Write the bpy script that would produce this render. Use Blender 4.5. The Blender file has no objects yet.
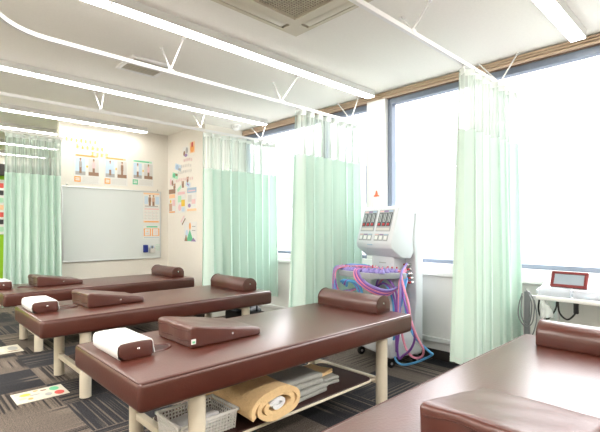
import bpy, bmesh, math, random
from mathutils import Vector, Matrix

random.seed(7)
scene = bpy.context.scene
COL = scene.collection
PI = math.pi

# ------------------------------------------------------------------ materials
def new_mat(name):
    m = bpy.data.materials.new(name); m.use_nodes = True
    nt = m.node_tree; nt.nodes.clear()
    out = nt.nodes.new('ShaderNodeOutputMaterial')
    return m, nt, out

def pbr(name, col, rough=0.5, metal=0.0, spec=0.5, noise=0.0, nscale=20.0, bump=0.0, bscale=60.0,
        emit=None, estr=0.0, coat=0.0, stretch=None):
    m, nt, out = new_mat(name)
    b = nt.nodes.new('ShaderNodeBsdfPrincipled')
    nt.links.new(b.outputs[0], out.inputs[0])
    b.inputs['Roughness'].default_value = rough
    b.inputs['Metallic'].default_value = metal
    b.inputs['Specular IOR Level'].default_value = spec
    b.inputs['Coat Weight'].default_value = coat; b.inputs['Coat Roughness'].default_value = .30; b.inputs['Coat IOR'].default_value = 1.6
    c4 = (*col, 1)
    b.inputs['Base Color'].default_value = c4
    tc = nt.nodes.new('ShaderNodeTexCoord')
    src = tc.outputs['Object']
    if stretch:
        mp = nt.nodes.new('ShaderNodeMapping'); mp.inputs['Scale'].default_value = stretch
        nt.links.new(src, mp.inputs[0]); src = mp.outputs[0]
    if noise > 0:
        n = nt.nodes.new('ShaderNodeTexNoise'); n.inputs['Scale'].default_value = nscale
        n.inputs['Detail'].default_value = 4
        nt.links.new(src, n.inputs['Vector'])
        mix = nt.nodes.new('ShaderNodeMix'); mix.data_type = 'RGBA'
        mix.inputs['A'].default_value = tuple(max(0, c * (1 - noise)) for c in col) + (1,)
        mix.inputs['B'].default_value = tuple(min(1, c * (1 + noise)) for c in col) + (1,)
        nt.links.new(n.outputs['Fac'], mix.inputs['Factor'])
        nt.links.new(mix.outputs['Result'], b.inputs['Base Color'])
    if bump > 0:
        n2 = nt.nodes.new('ShaderNodeTexNoise'); n2.inputs['Scale'].default_value = bscale
        n2.inputs['Detail'].default_value = 3
        nt.links.new(src, n2.inputs['Vector'])
        bp = nt.nodes.new('ShaderNodeBump'); bp.inputs['Strength'].default_value = bump
        bp.inputs['Distance'].default_value = 0.01
        nt.links.new(n2.outputs['Fac'], bp.inputs['Height'])
        nt.links.new(bp.outputs[0], b.inputs['Normal'])
    if emit:
        b.inputs['Emission Color'].default_value = (*emit, 1)
        b.inputs['Emission Strength'].default_value = estr
    return m

def glow(name, col, strength):
    m, nt, out = new_mat(name)
    e = nt.nodes.new('ShaderNodeEmission')
    e.inputs[0].default_value = (*col, 1); e.inputs[1].default_value = strength
    nt.links.new(e.outputs[0], out.inputs[0])
    return m

def see_through(name, col, alpha, rough=0.1, kind='glossy', fres=False):
    """mix of transparent and a surface shader"""
    m, nt, out = new_mat(name)
    t = nt.nodes.new('ShaderNodeBsdfTransparent')
    if kind == 'glossy':
        s = nt.nodes.new('ShaderNodeBsdfGlossy'); s.inputs['Roughness'].default_value = rough
        s.inputs[0].default_value = (*col, 1)
    else:
        s = nt.nodes.new('ShaderNodeBsdfPrincipled'); s.inputs['Roughness'].default_value = rough
        s.inputs['Base Color'].default_value = (*col, 1)
    mx = nt.nodes.new('ShaderNodeMixShader')
    mx.inputs[0].default_value = alpha
    nt.links.new(t.outputs[0], mx.inputs[1]); nt.links.new(s.outputs[0], mx.inputs[2])
    nt.links.new(mx.outputs[0], out.inputs[0])
    return m

def curtain_mat(name, col, back, net=False, deep=None):
    m, nt, out = new_mat(name)
    d = nt.nodes.new('ShaderNodeBsdfDiffuse'); tr = nt.nodes.new('ShaderNodeBsdfTranslucent')
    tr.inputs[0].default_value = (*back, 1)
    tc = nt.nodes.new('ShaderNodeTexCoord')
    n = nt.nodes.new('ShaderNodeTexNoise'); n.inputs['Scale'].default_value = 220
    nt.links.new(tc.outputs['Object'], n.inputs['Vector'])
    mix = nt.nodes.new('ShaderNodeMix'); mix.data_type = 'RGBA'
    mix.inputs['A'].default_value = tuple(c * .93 for c in col) + (1,)
    mix.inputs['B'].default_value = (*col, 1)
    nt.links.new(n.outputs['Fac'], mix.inputs['Factor'])
    nt.links.new(mix.outputs['Result'], d.inputs[0])
    ms = nt.nodes.new('ShaderNodeMixShader'); ms.inputs[0].default_value = .15
    nt.links.new(d.outputs[0], ms.inputs[1]); nt.links.new(tr.outputs[0], ms.inputs[2])
    last = ms.outputs[0]
    if net:
        # open mesh with denser vertical gathers
        t = nt.nodes.new('ShaderNodeBsdfTransparent')
        mp = nt.nodes.new('ShaderNodeMapping'); mp.inputs['Scale'].default_value = (60, 60, 1.2)
        nt.links.new(tc.outputs['Object'], mp.inputs[0])
        n2 = nt.nodes.new('ShaderNodeTexNoise'); n2.inputs['Scale'].default_value = 1; nt.links.new(mp.outputs[0], n2.inputs['Vector'])
        mr = nt.nodes.new('ShaderNodeMapRange'); nt.links.new(n2.outputs['Fac'], mr.inputs[0])
        mr.inputs[1].default_value = .36; mr.inputs[2].default_value = .64; mr.inputs[3].default_value = .40; mr.inputs[4].default_value = .93
        m2 = nt.nodes.new('ShaderNodeMixShader'); nt.links.new(mr.outputs[0], m2.inputs[0])
        nt.links.new(t.outputs[0], m2.inputs[1]); nt.links.new(last, m2.inputs[2])
        last = m2.outputs[0]
    nt.links.new(last, out.inputs[0])
    return m

def carpet_mat():
    m, nt, out = new_mat('carpet_tiles')
    L = nt.links.new; N = nt.nodes.new
    b = N('ShaderNodeBsdfPrincipled'); b.inputs['Roughness'].default_value = .95
    b.inputs['Specular IOR Level'].default_value = .15
    L(b.outputs[0], out.inputs[0])
    tc = N('ShaderNodeTexCoord'); mp = N('ShaderNodeMapping')
    mp.inputs['Scale'].default_value = (2, 2, 2)
    mp.inputs['Location'].default_value = (.32, -.16, 0)
    L(tc.outputs['Object'], mp.inputs[0])
    fl = N('ShaderNodeVectorMath'); fl.operation = 'FLOOR'; L(mp.outputs[0], fl.inputs[0])
    sp = N('ShaderNodeSeparateXYZ'); L(fl.outputs[0], sp.inputs[0])
    cb = N('ShaderNodeCombineXYZ'); L(sp.outputs[0], cb.inputs[0]); L(sp.outputs[1], cb.inputs[1])
    wn = N('ShaderNodeTexWhiteNoise'); wn.noise_dimensions = '3D'; L(cb.outputs[0], wn.inputs[0])
    add = N('ShaderNodeMath'); add.operation = 'ADD'; L(sp.outputs[0], add.inputs[0]); L(sp.outputs[1], add.inputs[1])
    par = N('ShaderNodeMath'); par.operation = 'FLOORED_MODULO'; L(add.outputs[0], par.inputs[0]); par.inputs[1].default_value = 2
    # stripes running along x or along y, turned tile by tile
    def stripes(sc):
        q = N('ShaderNodeMapping'); q.inputs['Scale'].default_value = sc
        L(tc.outputs['Object'], q.inputs[0])
        n = N('ShaderNodeTexNoise'); n.inputs['Scale'].default_value = 1; n.inputs['Detail'].default_value = 0
        L(q.outputs[0], n.inputs['Vector']); return n.outputs['Fac']
    s1, s2 = stripes((.35, 62, 1)), stripes((62, .35, 1))
    mxs = N('ShaderNodeMix'); mxs.data_type = 'FLOAT'
    L(par.outputs[0], mxs.inputs[0]); L(s1, mxs.inputs[2]); L(s2, mxs.inputs[3])
    nm = N('ShaderNodeTexNoise'); nm.inputs['Scale'].default_value = 2.6; nm.inputs['Detail'].default_value = 0
    L(tc.outputs['Object'], nm.inputs['Vector'])
    mk = N('ShaderNodeMapRange'); L(nm.outputs['Fac'], mk.inputs[0]); mk.inputs[1].default_value = .42; mk.inputs[2].default_value = .56
    mk.inputs[3].default_value = .15; mk.inputs[4].default_value = 1.25
    c0 = N('ShaderNodeMath'); c0.operation = 'SUBTRACT'; L(mxs.outputs[0], c0.inputs[0]); c0.inputs[1].default_value = .5
    c1 = N('ShaderNodeMath'); c1.operation = 'MULTIPLY_ADD'; L(c0.outputs[0], c1.inputs[0]); L(mk.outputs[0], c1.inputs[1]); c1.inputs[2].default_value = .51
    mxs = c1
    rp = N('ShaderNodeValToRGB'); rp.color_ramp.interpolation = 'LINEAR'
    e = rp.color_ramp.elements
    e[0].position = .36; e[0].color = (.045, .041, .042, 1)
    e[1].position = .66; e[1].color = (.20, .165, .138, 1)
    k = e.new(.47); k.color = (.140, .115, .098, 1)
    L(mxs.outputs[0], rp.inputs[0])
    # some tiles are charcoal
    st = N('ShaderNodeMath'); st.operation = 'GREATER_THAN'; L(wn.outputs[0], st.inputs[0]); st.inputs[1].default_value = .62
    dk = N('ShaderNodeMix'); dk.data_type = 'RGBA'
    rp2 = N('ShaderNodeValToRGB'); f = rp2.color_ramp.elements
    f[0].position = .53; f[0].color = (.042, .041, .046, 1); f[1].position = .66; f[1].color = (.15, .125, .105, 1)
    L(mxs.outputs[0], rp2.inputs[0])
    L(st.outputs[0], dk.inputs['Factor']); L(rp.outputs[0], dk.inputs['A']); L(rp2.outputs[0], dk.inputs['B'])
    # pile speckle
    n3 = N('ShaderNodeTexNoise'); n3.inputs['Scale'].default_value = 140; L(tc.outputs['Object'], n3.inputs['Vector'])
    mr = N('ShaderNodeMapRange'); L(n3.outputs['Fac'], mr.inputs[0]); mr.inputs[1].default_value = .3; mr.inputs[2].default_value = .7
    mr.inputs[3].default_value = .45; mr.inputs[4].default_value = 1.55
    ml = N('ShaderNodeMix'); ml.data_type = 'RGBA'; ml.blend_type = 'MULTIPLY'; ml.inputs['Factor'].default_value = 1
    L(dk.outputs['Result'], ml.inputs['A']); L(mr.outputs[0], ml.inputs['B'])
    L(ml.outputs['Result'], b.inputs['Base Color'])
    bp = N('ShaderNodeBump'); bp.inputs['Strength'].default_value = .4; bp.inputs['Distance'].default_value = .004
    L(n3.outputs['Fac'], bp.inputs['Height']); L(bp.outputs[0], b.inputs['Normal'])
    return m

M = {}
M['carpet'] = carpet_mat()
M['wall'] = pbr('warm_white_wallpaper', (.84, .80, .73), .75, noise=.03, nscale=40, bump=.12, bscale=150)
M['wall_cool'] = pbr('white_painted_panel', (.80, .795, .77), .6, noise=.02, nscale=10)
M['ceiling'] = pbr('ceiling_board', (.87, .85, .80), .9, noise=.04, nscale=60, bump=.15, bscale=220)
M['lime'] = pbr('lime_green_paint', (.33, .62, .03), .6, noise=.04)
M['white'] = pbr('white_enamel', (.86, .86, .85), .35, noise=.02, nscale=6)
M['lampbody'] = pbr('lamp_housing_white', (.72, .72, .70), .4, noise=.02, nscale=6)
M['plastic'] = pbr('white_plastic', (.74, .755, .79), .35, noise=.02, nscale=5)
M['grey_plastic'] = pbr('light_grey_plastic', (.40, .41, .44), .4, noise=.03, nscale=5)
M['cream_metal'] = pbr('cream_powder_coat', (.76, .69, .56), .4, noise=.03, nscale=8)
M['leather'] = pbr('brown_vinyl', (.088, .019, .010), .34, spec=.7, coat=.5, noise=.16, nscale=5, bump=.10, bscale=95)
M['leather2'] = pbr('brown_vinyl_wrinkled', (.094, .024, .015), .38, spec=.7, coat=.35, noise=.15, nscale=9, bump=.22, bscale=18)
M['leather_dark'] = pbr('brown_vinyl_dark', (.055, .020, .017), .45, noise=.15, nscale=8)
M['seam'] = pbr('brown_piping', (.085, .032, .025), .5, noise=.1)
M['paper'] = pbr('white_paper_sheet', (.76, .76, .75), .8, noise=.02, nscale=9, bump=.15, bscale=25)
M['chrome'] = pbr('polished_metal', (.75, .75, .75), .22, metal=1, noise=.04)
M['alu'] = pbr('aluminium', (.70, .71, .72), .35, metal=.8, noise=.03)
M['black'] = pbr('black_rubber', (.012, .012, .014), .5, noise=.2)
M['dark'] = pbr('dark_brown_skirting', (.035, .028, .025), .5, noise=.1)
M['frame'] = pbr('blue_grey_window_frame', (.23, .27, .34), .45, noise=.05)
M['wood'] = pbr('light_wood_slat', (.66, .50, .37), .5, noise=.12, nscale=6, stretch=(8, .6, 8))
M['groove'] = pbr('dark_wood_groove', (.20, .13, .09), .6, noise=.1)
M['board'] = pbr('whiteboard_enamel', (.73, .76, .75), .28, noise=.015, nscale=3)
M['tube'] = glow('lit_lamp_cover', (1, .985, .95), 9)
M['grille'] = pbr('tan_filter_mesh', (.25, .20, .14), .8, noise=.15, nscale=150)
M['vent_grey'] = pbr('grey_vent_mesh', (.46, .44, .39), .8, noise=.10, nscale=150)
M['ac'] = pbr('air_conditioner_ivory', (.62, .57, .46), .5, noise=.02)
M['ac_dark'] = pbr('air_conditioner_gap', (.16, .14, .11), .7, noise=.1)
M['glass'] = see_through('window_glass', (1, 1, 1), .05, .02)
M['clear'] = see_through('clear_plastic', (.66, .70, .74), .36, .2, 'p')
M['bag'] = see_through('clear_bag', (.80, .86, .84), .45, .3, 'p')
M['cloth_green'] = curtain_mat('mint_curtain_cloth', (.74, .865, .80), (.66, .92, .79))
M['cloth_net'] = curtain_mat('curtain_net', (.74, .81, .77), (.47, .64, .55), net=True)
M['cloth_band'] = curtain_mat('curtain_heading_tape', (.80, .84, .81), (.6, .7, .65))
M['towel_y'] = pbr('yellow_towelling', (.88, .64, .36), .95, spec=.1, noise=.10, nscale=70, bump=.5, bscale=120)
M['towel_g'] = pbr('grey_towelling', (.46, .46, .43), .95, spec=.1, noise=.10, nscale=70, bump=.5, bscale=120)
M['towel_w'] = pbr('white_towelling', (.83, .83, .84), .95, spec=.1, noise=.06, nscale=70, bump=.5, bscale=120)
M['basket'] = pbr('white_basket_plastic', (.86, .85, .82), .45, noise=.02)
M['red'] = pbr('red_plastic', (.60, .05, .06), .4, noise=.05)
M['maroon'] = pbr('dark_red_plastic', (.17, .022, .022), .35, noise=.05)
M['orange'] = pbr('orange_red_plastic', (.90, .14, .05), .4, noise=.05)
M['screen'] = pbr('grey_display', (.30, .34, .38), .4, noise=.04)
M['lcd'] = pbr('dark_display', (.13, .14, .15), .25, noise=.15)
M['lcd_light'] = pbr('light_display', (.60, .63, .64), .25, noise=.05)
M['panelgrey'] = pbr('grey_control_panel', (.42, .43, .45), .45, noise=.05)
M['pink'] = pbr('pink_hose', (.86, .34, .48), .35, noise=.05)
M['purple'] = pbr('purple_hose', (.29, .12, .48), .35, noise=.05)
M['blue'] = pbr('sky_blue_hose', (.13, .42, .74), .35, noise=.05)
M['lilac'] = pbr('lilac_cup', (.36, .30, .66), .35, noise=.05)
M['navy'] = pbr('navy_felt', (.03, .05, .26), .8, noise=.1)
M['greycable'] = pbr('grey_cable', (.20, .21, .22), .5, noise=.05)
M['outer'] = pbr('far_building_wall', (.55, .57, .60), .9, noise=.06)
M['outer_win'] = pbr('far_building_window', (.26, .275, .31), .6, noise=.1)
def flat(name, c): return pbr(name, c, .7, noise=.04, nscale=30)
for nm, c in dict(p_white=(.80, .79, .76), p_cream=(.70, .66, .56), p_orange=(.90, .42, .14), p_orangepale=(.92, .62, .38), p_green=(.18, .58, .34),
                  p_greenpale=(.48, .76, .56), p_pink=(.82, .58, .58), p_blue=(.42, .55, .68), p_bluepale=(.60, .72, .82),
                  p_brown=(.36, .23, .16), p_skin=(.66, .44, .32), p_yellow=(.88, .62, .10), p_black=(.06, .06, .06),
                  p_grey=(.45, .44, .43), p_greypale=(.68, .66, .63), p_red=(.68, .12, .10), p_purple=(.35, .25, .45)).items():
    M[nm] = flat(nm, c)

# ------------------------------------------------------------------ mesh helpers
def merge(bm, part):
    me = bpy.data.meshes.new('tmp'); part.to_mesh(me); part.free()
    bm.from_mesh(me); bpy.data.meshes.remove(me)

def add_box(bm, x0, x1, y0, y1, z0, z1, bev=0.0, seg=2, mat=None):
    t = bmesh.new()
    bmesh.ops.create_cube(t, size=1)
    for v in t.verts:
        v.co = Vector(((x0 + x1) / 2 + v.co.x * (x1 - x0), (y0 + y1) / 2 + v.co.y * (y1 - y0), (z0 + z1) / 2 + v.co.z * (z1 - z0)))
    if bev > 0:
        bmesh.ops.bevel(t, geom=t.edges[:], offset=bev, segments=seg, profile=.5, affect='EDGES', clamp_overlap=True)
    if mat is not None: t.transform(mat)
    merge(bm, t); return bm

def add_prism(bm, pts, axis, a0, a1, bev=0.0, seg=2, mat=None):
    """extrude a 2D outline along an axis: 'x' -> pts are (y,z); 'y' -> (x,z); 'z' -> (x,y)"""
    t = bmesh.new()
    def P(p, a):
        return {'x': (a, p[0], p[1]), 'y': (p[0], a, p[1]), 'z': (p[0], p[1], a)}[axis]
    A = [t.verts.new(P(p, a0)) for p in pts]; B = [t.verts.new(P(p, a1)) for p in pts]
    t.faces.new(A); t.faces.new(B[::-1])
    n = len(pts)
    for i in range(n):
        t.faces.new((A[i], B[i], B[(i + 1) % n], A[(i + 1) % n]))
    bmesh.ops.recalc_face_normals(t, faces=t.faces[:])
    if bev > 0:
        bmesh.ops.bevel(t, geom=t.edges[:], offset=bev, segments=seg, profile=.5, affect='EDGES', clamp_overlap=True)
    if mat is not None: t.transform(mat)
    merge(bm, t); return bm

def add_tube(bm, pts, r, seg=8, r2=None):
    pts = [Vector(p) for p in pts]; n = len(pts)
    t = bmesh.new(); rings = []
    up = Vector((0, 0, 1))
    d0 = (pts[1] - pts[0]).normalized()
    if abs(d0.dot(up)) > .9: up = Vector((1, 0, 0))
    nrm = (up - d0 * up.dot(d0)).normalized()
    for i, p in enumerate(pts):
        d = (pts[min(i + 1, n - 1)] - pts[max(i - 1, 0)]).normalized()
        nrm = (nrm - d * nrm.dot(d)).normalized()
        bi = d.cross(nrm)
        rr = r if r2 is None else r + (r2 - r) * i / (n - 1)
        rings.append([t.verts.new(p + (nrm * math.cos(2 * PI * k / seg) + bi * math.sin(2 * PI * k / seg)) * rr) for k in range(seg)])
    for a, b in zip(rings, rings[1:]):
        for k in range(seg):
            t.faces.new((a[k], a[(k + 1) % seg], b[(k + 1) % seg], b[k]))
    t.faces.new(rings[0][::-1]); t.faces.new(rings[-1])
    bmesh.ops.recalc_face_normals(t, faces=t.faces[:])
    merge(bm, t); return bm

def spline(ctrl, n=10):
    P = [Vector(p) for p in ctrl]; P = [P[0] * 2 - P[1]] + P + [P[-1] * 2 - P[-2]]
    out = []
    for i in range(1, len(P) - 2):
        for k in range(n):
            t = k / n; a, b, c, d = P[i - 1], P[i], P[i + 1], P[i + 2]
            out.append(.5 * ((2 * b) + (c - a) * t + (2 * a - 5 * b + 4 * c - d) * t * t + (3 * b - a - 3 * c + d) * t ** 3))
    out.append(P[-2]); return out

def add_lathe(bm, prof, c=(0, 0, 0), seg=16, axis='z'):
    t = bmesh.new(); rings = []
    for r, z in prof:
        rings.append([t.verts.new((r * math.cos(2 * PI * k / seg), r * math.sin(2 * PI * k / seg), z)) for k in range(seg)])
    for a, b in zip(rings, rings[1:]):
        for k in range(seg): t.faces.new((a[k], a[(k + 1) % seg], b[(k + 1) % seg], b[k]))
    t.faces.new(rings[0][::-1]); t.faces.new(rings[-1])
    bmesh.ops.recalc_face_normals(t, faces=t.faces[:])
    if axis == 'y': t.transform(Matrix.Rotation(PI / 2, 4, 'X'))
    if axis == 'x': t.transform(Matrix.Rotation(PI / 2, 4, 'Y'))
    t.transform(Matrix.Translation(Vector(c)))
    merge(bm, t); return bm

def bx(*a, **k): return add_box(bmesh.new(), *a, **k)
def pr(*a, **k): return add_prism(bmesh.new(), *a, **k)
def tb(*a, **k): return add_tube(bmesh.new(), *a, **k)
def lt(*a, **k): return add_lathe(bmesh.new(), *a, **k)

def obj(name, bm, mat, parent=None, smooth=True, label=None):
    me = bpy.data.meshes.new(name); bm.to_mesh(me); bm.free()
    me.materials.append(mat)
    if smooth:
        for p in me.polygons: p.use_smooth = True
        try: me.set_sharp_from_angle(angle=math.radians(38))
        except Exception: pass
    o = bpy.data.objects.new(name, me); COL.objects.link(o)
    if parent is not None: o.parent = parent
    if label: o['label'] = label
    return o

def tag(o, label, cat, group=None):
    o['label'] = label; o['category'] = cat
    if group: o['group'] = group
    return o

def thing(name, label, cat, loc=(0, 0, 0), rz=0, group=None):
    o = bpy.data.objects.new(name, None); COL.objects.link(o)
    o.empty_display_size = .1
    o.location = loc; o.rotation_euler = (0, 0, rz)
    return tag(o, label, cat, group)

def struct(name, bm, mat, parent=None, smooth=False):
    o = obj(name, bm, mat, parent, smooth)
    if parent is None: o['kind'] = 'structure'
    return o

def copy_tree(o, parent=None):
    c = o.copy(); COL.objects.link(c)
    if parent is not None: c.parent = parent
    for ch in list(o.children): copy_tree(ch, c)
    return c

# ------------------------------------------------------------------ the room
H = 2.5
WX = 3.50          # window wall face
WY = 5.80          # whiteboard wall face
struct('floor', bx(-1.5, 3.65, -2.2, 9.35, -.1, 0), M['carpet'])
struct('ceiling', bx(-1.5, 3.72, -2.2, 9.35, H, H + .1), M['ceiling'])
struct('wall_whiteboard', bx(1.5, 3.65, WY, WY + .1, 0, H), M['wall'])
struct('wall_column', bx(2.92, 3.65, 4.79, WY, 0, H), M['wall'])
struct('wall_left', bx(-1.5, -1.4, -2.2, 9.35, 0, H), M['wall'])
struct('wall_rear', bx(-1.4, 3.65, -2.2, -2.1, 0, H), M['wall'])
bw = struct('wall_back', bx(-1.4, 3.65, 9.25, 9.35, 0, H), M['lime'])
struct('wall_back_side', bx(3.5, 3.65, WY + .1, 9.25, 0, H), M['wall'])
struct('trim_back_soffit', bx(-1.4, 3.5, 9.13, 9.25, 2.10, 2.30), M['dark'])
struct('trim_back_upper', bx(-1.4, 3.5, 9.2, 9.25, 2.30, H), M['wall'])
# window wall
ww = bmesh.new()
add_box(ww, WX, WX + .15, -2.2, 4.79, 0, .74)
struct('wall_window', ww, M['wall_cool'])
struct('wall_window_pillar', bx(WX, WX + .15, 2.44, 2.66, .74, 2.43), M['wall_cool'])
struct('wall_window_rear', bx(WX, WX + .15, -2.2, -.75, .74, 2.43), M['wall_cool'])
sl = bmesh.new()
add_box(sl, WX - .045, WX + .15, -2.1, 4.79, .74, .775, .006)
add_box(sl, WX - .015, WX + .15, -2.1, 4.79, .775, .845, .004)
struct('trim_window_sill', sl, M['white'])
# timber slats over the windows
hd = bmesh.new(); add_box(hd, WX + .03, WX + .15, -2.1, 4.79, 2.425, H)
struct('trim_curtain_box', hd, M['groove'])
for k in range(3):
    z = 2.432 + k * .0225
    struct('trim_wood_slat_%d' % (k + 1), bx(WX + .004 * k, WX + .05, -2.1, 4.79, z, z + .0155, .002), M['wood'])
struct('trim_pipe_cover', bx(WX - .028, WX, -.9, 4.75, .155, .195, .006), M['white'])
struct('baseboard_window', bx(WX - .012, WX, -2.1, 4.79, 0, .085, .003), M['dark'])
struct('baseboard_whiteboard', bx(1.5, 2.92, WY - .012, WY, 0, .085, .003), M['dark'])
struct('baseboard_column', bx(2.908, 2.92, 4.79, WY, 0, .085, .003), M['dark'])

def window(name, y0, y1, splits):
    fx0, fx1 = WX + .05, WX + .12
    z0, z1 = .845, 2.425
    f = bmesh.new(); w = .045
    add_box(f, fx0, fx1, y0, y1, z0, z0 + .035); add_box(f, fx0, fx1, y0, y1, z1 - .05, z1)
    add_box(f, fx0, fx1, y0, y0 + w, z0 + .035, z1 - .05); add_box(f, fx0, fx1, y1 - w, y1, z0 + .035, z1 - .05)
    for s in splits: add_box(f, fx0, fx1, s - w / 2, s + w / 2, z0 + .035, z1 - .05)
    o = struct(name, f, M['frame'])
    ys = [y0 + w] + [q for s in splits for q in (s - w / 2, s + w / 2)] + [y1 - w]
    for a, b in zip(ys[::2], ys[1::2]):
        obj('pane', bx(WX + .08, WX + .085, a, b, z0 + .035, z1 - .05), M['glass'], o, False)
window('window_1', 2.66, 4.79, [3.30])
window('window_2', -.75, 2.44, [])

# outside: pale office block across the street
bl = thing('office_building', 'pale grey office building seen faintly through the windows', 'building', (14, 6.0, -6))
obj('facade', bx(0, 5, 0, 13, 0, 10.6), M['outer'], bl, False)
for r in range(3):
    for c in range(5):
        y = .6 + c * 2.5
        obj('window', bx(-.04, .0, y, y + 1.6, 3.2 + r * 2.5, 4.7 + r * 2.5), M['outer_win'], bl, False)

# ------------------------------------------------------------------ treatment beds
BL, BW, ZT, TH = 1.88, .77, .578, .118
def make_bed(label):
    t = thing('treatment_bed', label, 'treatment bed', (0, 0, 0), 0, 'brown treatment beds in a row')
    hw = BW / 2
    pad = obj('pad', bx(0, BL, -hw, hw, ZT - TH, ZT, .022, 4), M['leather'], t)
    s = .012
    loop = [(s, -hw + .004, ZT - .006), (BL - s, -hw + .004, ZT - .006)]
    sm = bmesh.new()
    cn = []
    for cx, cy, a0 in ((.030, -hw + .030, 180), (BL - .030, -hw + .030, 270), (BL - .030, hw - .030, 0), (.030, hw - .030, 90)):
        for k in range(5):
            q = math.radians(a0 + 90 * k / 4); cn.append((cx + .023 * math.cos(q), cy + .023 * math.sin(q), ZT - .0055))
    add_tube(sm, cn + cn[:1], .0032, 6)
    obj('piping', sm, M['seam'], pad)
    # breathing hole behind the face pillow
    ring = [(.255 + .075 * math.cos(a), .03 + .055 * math.sin(a), ZT + .001) for a in [2 * PI * k / 28 for k in range(29)]]
    hb = lt([(.001, 0), (.98, 0), (1, .0006), (.9, .0015), (.001, .0008)], seg=28)
    hb.transform(Matrix.Translation((.255, .03, ZT - .0003)) @ Matrix.Diagonal((.072, .052, 1, 1)))
    fh = obj('face_hole', hb, M['leather_dark'], pad)
    obj('rim', tb(ring, .006, 8), M['leather'], fh)
    for lx in (.285, 1.63):
        for ly in (-hw + .075, hw - .075):
            lg = obj('leg', lt([(.037, .014), (.037, ZT - TH)], (lx, ly, 0), 20), M['cream_metal'], t)
            obj('glide', lt([(.022, 0), (.026, .004), (.026, .014)], (lx, ly, 0), 16), M['chrome'], lg)
        obj('stretcher', bx(lx - .018, lx + .018, -hw + .105, hw - .105, .150, .186, .004), M['cream_metal'], t)
        obj('pad_support', bx(lx - .02, lx + .02, -hw + .105, hw - .105, ZT - TH - .035, ZT - TH, .004), M['cream_metal'], t)
    # shelf slung between the end frames
    x0, x1, y0, y1, r = .310, 1.60, -hw + .12, hw - .19, .05
    pts = []
    for cx, cy, a0 in ((x1 - r, y0 + r, -90), (x1 - r, y1 - r, 0), (x0 + r, y1 - r, 90), (x0 + r, y0 + r, 180)):
        for k in range(6):
            a = math.radians(a0 + 90 * k / 5); pts.append((cx + r * math.cos(a), cy + r * math.sin(a)))
    sh = obj('shelf', pr(pts, 'z', .172, .185, .003, 1), M['leather_dark'], t)
    obj('shelf_rail', tb([(p[0], p[1], .171) for p in pts + pts[:2]], .008, 8), M['cream_metal'], sh)
    obj('shelf_bracket', tb([(x1 - .03, y0 + .02, .170), (1.615, y0 - .0, .170)], .010, 8), M['cream_metal'], sh)
    obj('shelf_bracket', tb([(x1 - .03, y1 - .02, .170), (1.615, y1 - .02, .170)], .010, 8), M['cream_metal'], sh)
    return t

bed3 = make_bed('brown padded treatment bed in front with towels and a basket on its lower shelf')
bed3.location = (.668, 1.938, 0)
BEDY = {4: .46, 3: 1.938, 2: 3.415, 1: 4.875}
BEDX = {4: .66, 3: .668, 2: .680, 1: .725}
bed_labels = {2: 'brown padded treatment bed second from the front, its bolster before the mint curtain',
              1: 'brown padded treatment bed farthest back, standing below the whiteboard',
              4: 'brown padded treatment bed in the bottom right corner, cut by the photo edge'}
for k in (2, 1, 4):
    b = copy_tree(bed3); b.location = (BEDX[k], BEDY[k], 0); b['label'] = bed_labels[k]

# ------------------------------------------------------------------ pillows on the beds
def make_bolster():
    t = thing('bolster_pillow', '', 'bolster pillow', group='brown bolsters at the head ends')
    w, hgt, ln = .155, .116, .55
    pts = [(-w / 2, 0), (w / 2, 0), (w / 2, hgt * .42)]
    for k in range(1, 12):
        a = PI * k / 12
        pts.append((w / 2 * math.cos(a), hgt * .42 + hgt * .58 * math.sin(a)))
    pts.append((-w / 2, hgt * .42))
    c = obj('cover', pr(pts, 'y', -ln / 2, ln / 2, .006, 2), M['leather'], t)
    for y in (-ln / 2 + .005, ln / 2 - .005):
        obj('piping', tb([(p[0] * .99, y, p[1] * .99 + .001) for p in pts[2:]], .0035, 6), M['seam'], c)
    obj('snap', lt([(.009, 0), (.008, .003), (.003, .005)], (0, -ln / 2 + .001, hgt * .55), 12, 'y'), M['chrome'], t)
    return t
bol = make_bolster(); bol.location = (2.438, 1.985, ZT); bol['label'] = 'brown half-round bolster pillow on the front bed beside the white therapy machine'
for xyz, lab in (((2.405, 3.44, ZT), 'brown half-round bolster pillow on the second bed in front of the mint curtain'),
                 ((2.47, 4.92, ZT), 'brown half-round bolster pillow on the farthest bed near the whiteboard corner'),
                 ((2.385, .445, ZT), 'brown half-round bolster pillow on the bottom right bed below the touchscreen cart')):
    c = copy_tree(bol); c.location = xyz; c['label'] = lab

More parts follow.
